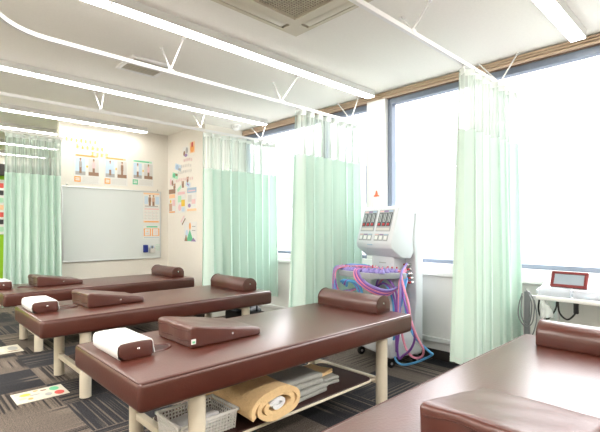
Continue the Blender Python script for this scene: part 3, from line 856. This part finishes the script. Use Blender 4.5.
# pictures on the side of the column (u runs from the corner towards the window)
def on_col(label, y0, y1, z0, z1, marks, base='p_white', rot=0, cat='picture', name='wall_picture'):
    return paper(name, label, cat, 'col', y0, y1, z0, z1, marks, 'cut-outs and leaflets on the wall column', base, rot)
on_col('brown and orange leaflet on the column, left of the row of three', 5.56, 5.77, 1.37, 1.72,
       [(.05, .95, .80, .98, 'p_brown'), (.1, .9, .62, .78, 'p_orangepale'), (.08, .5, .1, .4, 'p_skin'), (.55, .92, .3, .55, 'p_pink'), (.1, .9, .03, .08, 'p_orange'), (.2, .4, .42, .56, 'p_yellow', 'o')], cat='leaflet', name='leaflet')
on_col('pale green and pink leaflet on the column, middle of the row of three', 5.29, 5.51, 1.37, 1.67,
       [(.05, .95, .85, .97, 'p_pink'), (.08, .5, .5, .8, 'p_greenpale'), (.5, .95, .3, .6, 'p_yellow'), (.1, .5, .1, .4, 'p_pink', 'o'), (.55, .9, .06, .25, 'p_bluepale')], cat='leaflet', name='leaflet')
on_col('blue-headed leaflet on the column, right of the row of three', 5.00, 5.24, 1.39, 1.70,
       [(.0, 1, .78, 1, 'p_blue'), (.1, .9, .84, .90, 'p_pink'), (.1, .5, .4, .7, 'p_greypale'), (.5, .9, .3, .5, 'p_pink'), (.0, 1, .0, .10, 'p_orangepale'), (.1, .4, .15, .32, 'p_purple', 'o')], cat='leaflet', name='leaflet')
on_col('cut-out picture of a green gown with an orange top, lowest on the column', 4.99, 5.33, .975, 1.245,
       [(.2, .75, .04, .62, 'p_green', 't'), (.42, .56, .60, .96, 'p_orange', 'o'), (.05, .30, .03, .40, 'p_brown', 't'), (.55, .95, .03, .22, 'p_purple', 't'), (.65, .9, .55, .59, 'p_grey'), (.65, .9, .75, .79, 'p_grey'), (.15, .35, .3, .6, 'p_bluepale', 'o')])
on_col('small tilted striped card on the column above the green cut-out', 5.28, 5.42, 1.225, 1.31, [(.05, .95, .1, .35, 'p_brown'), (.05, .95, .6, .9, 'p_pink')], rot=-.75)
on_col('orange-red blossom cut-out, topmost on the column', 5.045, 5.165, 2.165, 2.31, [(.1, .9, .05, .7, 'p_orange', 'o'), (.3, .7, .5, 1, 'p_red', 'o')], 'p_orangepale')
on_col('dark floral cut-out beside the orange blossom on the column', 5.20, 5.36, 2.13, 2.27, [(.1, .45, .1, .6, 'p_brown', 'o'), (.5, .9, .3, .9, 'p_grey', 'o'), (.3, .8, .0, .3, 'p_purple', 'o')])
for i, (y0, y1, z0, z1, mt) in enumerate(((5.08, 5.34, 2.055, 2.115, 'p_pink'), (5.08, 5.46, 1.98, 2.04, 'p_greypale'), (5.08, 5.50, 1.905, 1.955, 'p_greypale'), (5.06, 5.56, 1.80, 1.865, 'p_pink'))):
    t = thing('wall_lettering', ['pink lettering line, uppermost on the wall column', 'grey lettering line below the pink one at the column top',
               'grey lettering line, third from the top on the column', 'long pink lettering line just above the leaflets on the column'][i], 'lettering', (2.92, y1, z0), -PI / 2, 'lettering lines on the column')
    bm = bmesh.new(); rnd = random.Random(40 + i)
    n = int((y1 - y0) / .048)
    for k in range(n): glyph(bm, k * .048, rnd.uniform(0, .012), .042)
    obj('characters', bm, M[mt], t, False)
on_col('blue cut-out picture left of the upper lettering on the column', 5.40, 5.58, 1.965, 2.05, [(.1, .6, .1, .9, 'p_blue', 'o'), (.5, .95, .1, .5, 'p_grey')], 'p_bluepale', .3)
on_col('green cut-out picture left of the lower lettering on the column', 5.50, 5.66, 1.86, 1.94, [(.1, .6, .1, .9, 'p_green', 'o'), (.4, .95, .5, .9, 'p_brown')], 'p_greenpale', .2)
on_col('pink and brown cut-out at the left end of the long lettering line', 5.62, 5.74, 1.76, 1.88, [(.1, .5, .1, .9, 'p_pink', 'o'), (.5, .9, .0, .7, 'p_brown', 'o')])
for i, (y, z) in enumerate(((5.60, 1.70), (5.36, 1.715), (5.23, 1.765))):
    o = on_col(['small brown cut-out above the left leaflet on the column', 'small brown cut-out above the middle leaflet on the column',
                'small brown cut-out above the right leaflet on the column'][i], y - .028, y + .028, z, z + .09, [(.1, .9, .1, .9, 'p_brown', 'o'), (.3, .7, .6, 1, 'p_skin', 'o')], 'p_brown')
on_col('tilted green card above the middle leaflet on the column', 5.38, 5.53, 1.675, 1.745, [(.1, .9, .2, .8, 'p_greenpale')], 'p_white', -.5)
on_col('tilted blue card above the right leaflet on the column', 5.15, 5.29, 1.70, 1.80, [(.1, .9, .15, .85, 'p_bluepale'), (.3, .7, .4, .6, 'p_purple')], 'p_white', .5)

# poster board on the lime wall beyond the opening
rnd = random.Random(5)
ps = [(bx(-.1, .78, -.02, 0, 0, .98), 'p_white')]
for r in range(7):
    for c in range(6):
        x, z = -.06 + c * .14, .05 + r * .13
        ps.append((bx(x, x + .10, -.023, -.01, z, z + .085), rnd.choice(['p_pink', 'p_red', 'p_brown', 'p_orangepale', 'p_grey', 'p_greenpale', 'p_black'])))
t = printed('poster_board', ps); t.location = (.75, 9.245, 1.05)
tag(t, 'white board of coloured pictures on the lime green wall beyond the left curtain', 'poster board')

# ------------------------------------------------------------------ therapy machine
mc = thing('therapy_machine', 'white suction therapy machine on casters with a sloped panel and many coloured hoses', 'therapy machine', (3.25, 2.17, 0), math.radians(-108))
base = [(-.23, .085), (.12, .085), (.12, .30), (-.02, .32), (-.19, .235), (-.23, .20)]
obj('base', pr(base, 'x', -.27, .235, .02, 3), M['plastic'], mc)
for x in (-.235, .20):
    for y in (-.19, .08):
        cs = obj('caster', lt([(.016, .075), (.020, .09)], (x, y, 0), 10), M['grey_plastic'], mc)
        obj('wheel', lt([(.020, -.012), (.036, -.010), (.036, .010), (.020, .012)], (x, y, .036), 18, 'x'), M['black'], cs)
        obj('hub', lt([(.012, -.015), (.012, .015)], (x, y, .036), 10, 'x'), M['alu'], cs)
shell = [(0, .20), (.12, .12), (.125, 1.26), (.10, 1.30), (.04, 1.29), (.015, 1.05), (.035, .90), (.045, .55), (.02, .35)]
obj('rear_shell', pr(shell, 'x', -.27, .238, .012, 3), M['plastic'], mc)
neck = [(-.115, .60), (-.10, .95), (.03, .95), (.03, .25), (-.13, .22)]
obj('neck', pr(neck, 'x', -.195, .125, .015, 3), M['plastic'], mc)
head = [(-.205, .985), (-.215, 1.03), (-.130, 1.335), (-.11, 1.348), (-.02, 1.345), (.045, 1.30), (.06, 1.0), (.0, .90), (-.10, .905)]
obj('head', pr(head, 'x', -.285, .228, .016, 3), M['plastic'], mc)
# panel frame of reference: origin at the lower lip, v up the slope, normal outwards
PO = Vector((0, -.215, 1.03)); PV = Vector((0, .085, .305)); PLn = PV.length; PV.normalize(); PN = Vector((0, -PV.z, PV.y))
PM = Matrix(((1, 0, 0, 0), (0, PV.y, -PV.z, -.215), (0, PV.z, PV.y, 1.03), (0, 0, 0, 1)))
PM = Matrix.Translation(PO + Vector((-.028, 0, 0))) @ Matrix.Diagonal((.93, 1, 1, 1)) @ Matrix(((1, 0, 0), (0, PV.y, PN.y), (0, PV.z, PN.z))).to_4x4()
def pbox(x0, x1, v0, v1, n0, n1, bev=0.0): return bx(x0, x1, v0, v1, n0, n1, bev, 2, PM)
for mx in (-.235, .012):
    w = .215
    md = obj('control_module', pbox(mx, mx + w, .105, .296, -.004, .003, .002), M['panelgrey'], mc, False)
    for k in range(3):
        x = mx + .010 + k * .068
        obj('channel_display', pbox(x, x + .056, .150, .268, .003, .006), M['lcd'], md, False)
        bars = pbox(x + .012, x + .022, .185, .262, .006, .008)
        add_box(bars, x + .034, x + .044, .185, .262, .006, .008, 0, 1, PM)
        obj('level_bars', bars, M['lcd_light'], md, False)
        obj('red_button', pbox(x + .012, x + .044, .155, .176, .006, .012, .003), M['red'], md, False)
        obj('channel_strip', pbox(x, x + .056, .276, .290, .003, .005), M[('p_pink', 'p_purple', 'p_blue')[k]], md, False)
    obj('tag_strip', pbox(mx + .010, mx + w - .015, .112, .136, .003, .005), M['p_greypale'], md, False)
    for k in range(3):
        x = mx + .004 + k * .070
        dl = obj('dial_unit', pbox(x, x + .062, .020, .082, -.004, .004, .002), M['panelgrey'], mc, False)
        obj('colour_strip', pbox(x + .004, x + .058, .070, .079, .004, .006), M[('p_pink', 'p_purple', 'p_blue')[k]], dl, False)
        obj('window', pbox(x + .010, x + .052, .030, .064, .004, .007, .002), M['white'], dl, False)
lg = bmesh.new()
for k in range(6): add_box(lg, -.075 + k * .014, -.065 + k * .014, -.020, -.012, -.002, .001, 0, 1, PM)
obj('maker_mark', lg, M['p_blue'], mc, False)
nk = bmesh.new()
for k in range(7): add_box(nk, -.06 + k * .014, -.05 + k * .014, -.118, -.112, .852, .858)
obj('model_line', nk, M['p_grey'], mc, False)
# hose tray
pts = [(-.255, -.40), (-.245, -.425), (-.22, -.435), (-.05, -.42), (.09, -.395), (.15, -.36), (.185, -.30), (.225, -.18), (.255, -.10), (.25, -.065), (.22, -.05),
       (-.22, -.05), (-.255, -.07), (-.27, -.11), (-.27, -.25)]
tr = obj('hose_tray', pr(pts, 'z', .735, .785, .008, 2), M['grey_plastic'], mc)
rnd = random.Random(21)
HC = ['pink', 'purple', 'blue', 'pink', 'purple', 'lilac']
# suction cups resting on the tray
for k in range(34):
    u = k / 33
    x = -.235 + .44 * u + rnd.uniform(-.012, .012); y = -.39 + .10 * u * u + rnd.uniform(-.01, .01) + .085 * (k % 3)
    y = min(y, -.12)
    cp = obj('suction_cup', lt([(.022, 0), (.024, .010), (.014, .026), (.008, .034)], (x, y, .785), 12), M['lilac'], tr)
    obj('nozzle', lt([(.006, .034), (.006, .048)], (x, y, .785), 8), M[rnd.choice(['red', 'chrome', 'pink'])], cp)
def hose(ctrl, mt, r=.0085): obj('hose', tb(spline(ctrl, 8), r, 7), M[mt], mc, True)
# hoses lying over the tray and falling off its left end
for k in range(9):
    a = rnd.uniform(0, 1); q = .012 * k
    hose([(.06 - q, -.16 - .02 * (k % 3), .80), (-.03 - q, -.27 - .006 * k, .825 + .006 * (k % 3)), (-.15 - q * .8, -.36 - .004 * k, .822), (-.245 - .5 * q, -.445, .785),
          (-.255 - .4 * q + .03 * a, -.46, .67 - q), (-.20 - q, -.42, .58), (-.13 - .5 * q, -.34, .61), (-.10, -.24 + .006 * k, .66)], HC[k % 6], .0075)
for k, mt in enumerate(('blue', 'blue', 'purple', 'blue')):
    hose([(-.23 + .03 * k, -.41, .68 - .01 * k), (-.15 + .02 * k, -.42, .70), (-.06 + .02 * k, -.38, .68), (-.02 + .012 * k, -.34, .56), (-.02 + .01 * k, -.31, .36)], mt, .012)
# hoses sweeping from the tray middle down to the right
for k, mt in enumerate(('pink', 'purple', 'pink', 'purple', 'lilac')):
    hose([(-.04 + .02 * k, -.30 + .01 * k, .81), (-.02 + .015 * k, -.40, .80), (.03 + .015 * k, -.42 + .01 * k, .72), (.12 + .01 * k, -.34, .63 + .012 * k), (.20 + .006 * k, -.24, .60 + .012 * k), (.225, -.12, .68), (.18, -.03, .76)], mt)
# long loops hanging at the right side, ends plugged into the sockets
loops = [
    ('pink', [(.20, -.03, .84), (.235, -.10, .80), (.17, -.14, .79), (.05, -.18, .70), (.00, -.20, .58), (.02, -.20, .42)]),
    ('pink', [(.20, -.03, .80), (.25, -.11, .77), (.31, -.13, .68), (.385, -.13, .55), (.42, -.13, .43), (.49, -.12, .31), (.56, -.10, .21), (.51, -.09, .14), (.43, -.12, .13), (.35, -.14, .20), (.30, -.15, .36), (.27, -.13, .58), (.22, -.03, .72)]),
    ('blue', [(.21, -.03, .77), (.26, -.10, .70), (.31, -.12, .56), (.36, -.12, .42), (.45, -.11, .29), (.60, -.07, .20), (.61, -.05, .175), (.48, -.10, .10), (.34, -.15, .05), (.25, -.17, .07), (.215, -.18, .18), (.25, -.17, .32), (.28, -.13, .55), (.23, -.04, .74)]),
    ('purple', [(.21, -.03, .74), (.26, -.11, .68), (.33, -.13, .55), (.41, -.13, .42), (.465, -.12, .30), (.42, -.13, .19), (.33, -.15, .12), (.285, -.16, .09), (.275, -.17, .18), (.29, -.16, .34), (.28, -.14, .58), (.22, -.05, .70)]),
    ('blue', [(.10, -.20, .70), (.16, -.19, .66), (.20, -.17, .55), (.22, -.17, .40), (.235, -.17, .25)]),
    ('purple', [(.04, -.21, .66), (.12, -.20, .69), (.20, -.18, .64), (.245, -.17, .50), (.255, -.17, .32), (.26, -.17, .14)]),
    ('purple', [(-.01, -.20, .60), (.06, -.21, .72), (.16, -.19, .73), (.23, -.16, .64), (.262, -.16, .50), (.27, -.16, .34)]),
    ('pink', [(.20, -.03, .70), (.245, -.12, .74), (.27, -.15, .62), (.28, -.16, .46), (.285, -.16, .33)]),
    ('lilac', [(.21, -.03, .86), (.26, -.12, .78), (.29, -.15, .60), (.295, -.16, .42), (.29, -.16, .30)]),
]
for mt, c in loops: hose([(x if x < .2 else .2 + (x - .2) * .80, y, z) for x, y, z in c], mt, .0095)
for k in range(5):
    for j in range(2):
        x, z = .150 + j * .040 + k * .006, .845 - k * .037
        so = obj('socket', lt([(.015, 0), (.015, .018), (.010, .024)], (x, .028, z), 12, 'y'), M['chrome'], mc)
        obj('plug', lt([(.009, .022), (.009, .040)], (x, .028, z), 10, 'y'), M[('red', 'white', 'red', 'chrome', 'red')[(k + j) % 5]], so)
t = thing('nozzle_bottle', 'slim white bottle with an orange-red nozzle cap on top of the machine', 'bottle', (3.25 + .0, 2.20, 0))
u_, n_ = Vector((math.cos(math.radians(-108)), math.sin(math.radians(-108)), 0)), Vector((-math.sin(math.radians(-108)), math.cos(math.radians(-108)), 0))
t.location = Vector((3.25, 2.17, 1.346)) + u_ * -.185 + n_ * -.055
obj('bottle_body', lt([(.024, 0), (.027, .004), (.027, .088), (.022, .100), (.014, .104)], (0, 0, 0), 20), M['white'], t)
obj('nozzle_cap', lt([(.026, .104), (.027, .112), (.015, .122), (.008, .150), (.003, .160)], (0, 0, 0), 18), M['orange'], t)

# ------------------------------------------------------------------ cart with the touchscreen device
ct = thing('equipment_cart', 'white metal equipment cart by the window at the right photo edge', 'cart', (3.10, .965, 0))
TZ = .712
tp = bmesh.new(); add_box(tp, 0, .375, -.95, -.0, TZ - .028, TZ, .006)
obj('top', tp, M['white'], ct)
for y in (-.92, -.035):
    for x in (.03, .345):
        lg = obj('leg', bx(x - .014, x + .014, y - .014, y + .014, .07, TZ - .028, .003), M['alu'], ct)
        obj('wheel', lt([(.018, -.010), (.034, -.008), (.034, .008), (.018, .010)], (x, y, .034), 16, 'y'), M['black'], lg)
        obj('caster_fork', bx(x - .012, x + .012, y - .016, y + .016, .034, .074), M['alu'], lg, False)
obj('lower_shelf', bx(.02, .355, -.92, -.03, .20, .22, .004), M['white'], ct)
# clamp post with looped leads at the cart's end
ps = obj('clamp_post', bx(.005, .035, .042, .074, .30, TZ + .018, .004), M['greycable'], ct)
obj('clamp_arm', bx(.008, .032, -.002, .044, TZ - .024, TZ - .006), M['alu'], ps, False)
for k in range(2):
    o = k * .016
    obj('lead', tb(spline([(-.012, .078, TZ + .006 - o), (-.014, .100 - o, TZ - .079), (-.012, .100 - o, TZ - .160 + o), (-.010, .060, TZ - .215 + o), (-.010, .016 + o, TZ - .181), (-.012, .003 + o, TZ - .066), (-.010, .022 + o, TZ - .004), (.0, .059, TZ + .026 + o * .5)], 8), .0042, 6), M['greycable'], ps)
obj('lead', tb(spline([(-.010, .005, TZ - .03), (-.012, -.012, TZ - .14), (-.012, .006, TZ - .24), (-.010, .030, TZ - .29)], 8), .0042, 6), M['greycable'], ps)
def cable(label, pts, plug=None):
    t = thing('power_cable', label, 'cable', (3.10, .965, 0), 0, 'black cables hanging below the cart top')
    obj('cord', tb(spline(pts, 9), 0.0055, 7), M['black'], t)
    if plug: obj('plug', bx(plug[0] - .011, plug[0] + .011, plug[1] - .014, plug[1] + .014, plug[2] - .035, plug[2] + .035, .005), M['black'], t)
cable('black cable in a wide loop under the cart top, without a plug', [(.05, -.008, TZ - .030), (.05, -.002, TZ - .10), (.05, -.020, TZ - .150), (.05, -.066, TZ - .150), (.05, -.105, TZ - .085), (.05, -.113, TZ - .030)])
cable('black cable with a thick plug looping under the cart top', [(.035, -.122, TZ - .030), (.035, -.133, TZ - .105), (.035, -.178, TZ - .140), (.035, -.222, TZ - .09), (.035, -.226, TZ - .030)], (.035, -.225, TZ - .062))
tag(obj('plastic_bag', (lambda b: b)(tb(spline([(3.125, .925, TZ - .030), (3.122, .92, TZ - .06), (3.126, .905, TZ - .095), (3.122, .90, TZ - .14)], 6), .014, 10, .040)), M['bag']), 'clear crumpled plastic bag hanging under the cart top', 'plastic bag')
# touch panel device
dv = thing('touchscreen_device', 'white desktop device with a tilted dark red framed screen on the cart', 'medical device', (3.30, .80, TZ), 0)
prof = [(-.12, .001), (.15, .001), (.15, .105), (-.02, .040), (-.12, .028)]
obj('body', pr(prof, 'y', -.20, .19, .008, 2), M['plastic'], dv)
SM = Matrix.Translation((-.018, .022, .046)) @ Matrix.Rotation(math.radians(28), 4, 'Y')
fr = bmesh.new()
w2, hh = .108, .112
for a in ((-w2, w2, 0, .018), (-w2, w2, hh - .018, hh), (-w2, -w2 + .02, .018, hh - .018), (w2 - .02, w2, .018, hh - .018)):
    add_box(fr, -.012, .012, a[0], a[1], a[2], a[3], .003, 2, SM)
sf = obj('screen_frame', fr, M['maroon'], dv, True, 'dark red screen frame')
obj('display', bx(-.006, .004, -w2 + .018, w2 - .018, .016, hh - .016, 0, 1, SM), M['screen'], sf, False)
obj('accent_strip', bx(-.112, -.085, -.15, -.01, .0285, .034, .002), M['maroon'], dv, False)
pk = bmesh.new()
for k in range(5): add_box(pk, -.075, -.060, .16 - k * .055, .19 - k * .055 - .012, .0325, .036)
obj('key_row', pk, M['p_pink'], dv, False)
def tray(name, label, x, y, lx, ly, h, cat):
    b = bmesh.new()
    add_box(b, 0, lx, 0, ly, 0, .003)
    for a in ((0, .003, 0, ly), (lx - .003, lx, 0, ly), (.003, lx - .003, 0, .003), (.003, lx - .003, ly - .003, ly)): add_box(b, *a, .003, h)
    add_box(b, -.004, .003, -.004, ly + .004, h - .004, h)
    o = obj(name, b, M['clear'], None, False); o.location = (x, y, TZ + .0008)
    return tag(o, label, cat)
tray('clear_tray', 'clear plastic tray on the cart, left of the one with parts', 3.105, .765, .07, .185, .055, 'tray')
tray('clear_box', 'clear plastic box holding small parts on the cart below the red screen', 3.105, .585, .07, .165, .050, 'box')
for k in range(4):
    o = obj('small_part', bx(-.012, .012, -.016, .016, 0, .016 + .004 * (k % 2), .004), M[('grey_plastic', 'white', 'p_bluepale', 'grey_plastic')[k]])
    o.location = (3.14, .61 + k * .038, TZ + .0042)
    tag(o, ['grey small part at the right end of the clear box', 'white small part, second from the right in the clear box', 'pale blue small part inside the clear box', 'grey small part at the left end of the clear box'][k], 'small part', 'parts in the clear box')
t = thing('black_lead', 'black coiled lead beside the clear box at the right photo edge', 'cable', (3.14, .545, TZ))
obj('coil', tb(spline([(.0, .02, .006), (-.02, .0, .02), (.0, -.02, .035), (.02, .0, .045), (.0, .02, .03), (-.02, -.01, .012), (.0, -.04, .008)], 8), .006, 7), M['black'], t)

# ------------------------------------------------------------------ light
w = bpy.data.worlds.new('daylight'); scene.world = w; w.use_nodes = True
nt = w.node_tree; bg = nt.nodes['Background']
# bright hazy sky over a duller ground
tc = nt.nodes.new('ShaderNodeTexCoord'); sp = nt.nodes.new('ShaderNodeSeparateXYZ'); nt.links.new(tc.outputs['Generated'], sp.inputs[0])
mr = nt.nodes.new('ShaderNodeMapRange'); nt.links.new(sp.outputs[2], mr.inputs[0])
mr.inputs[1].default_value = .12; mr.inputs[2].default_value = .42; mr.inputs[3].default_value = .85; mr.inputs[4].default_value = 4.4
nt.links.new(mr.outputs[0], bg.inputs[1])
bg.inputs[0].default_value = (.97, .985, 1, 1)

# ------------------------------------------------------------------ camera
cam = bpy.data.cameras.new('camera'); co = bpy.data.objects.new('camera', cam); COL.objects.link(co)
cam.sensor_width = 36; cam.lens = 428 / 600 * 36; cam.shift_y = 12.5 / 600
co.location = (0, 0, 1.155)
co.rotation_euler = (PI / 2, 0, math.atan2(445, 428) - PI / 2)
cam.clip_start = .02
scene.camera = co
scene.view_settings.view_transform = 'Standard'
scene.view_settings.look = 'None'
scene.view_settings.exposure = 1.14
scene.view_settings.gamma = 0.92
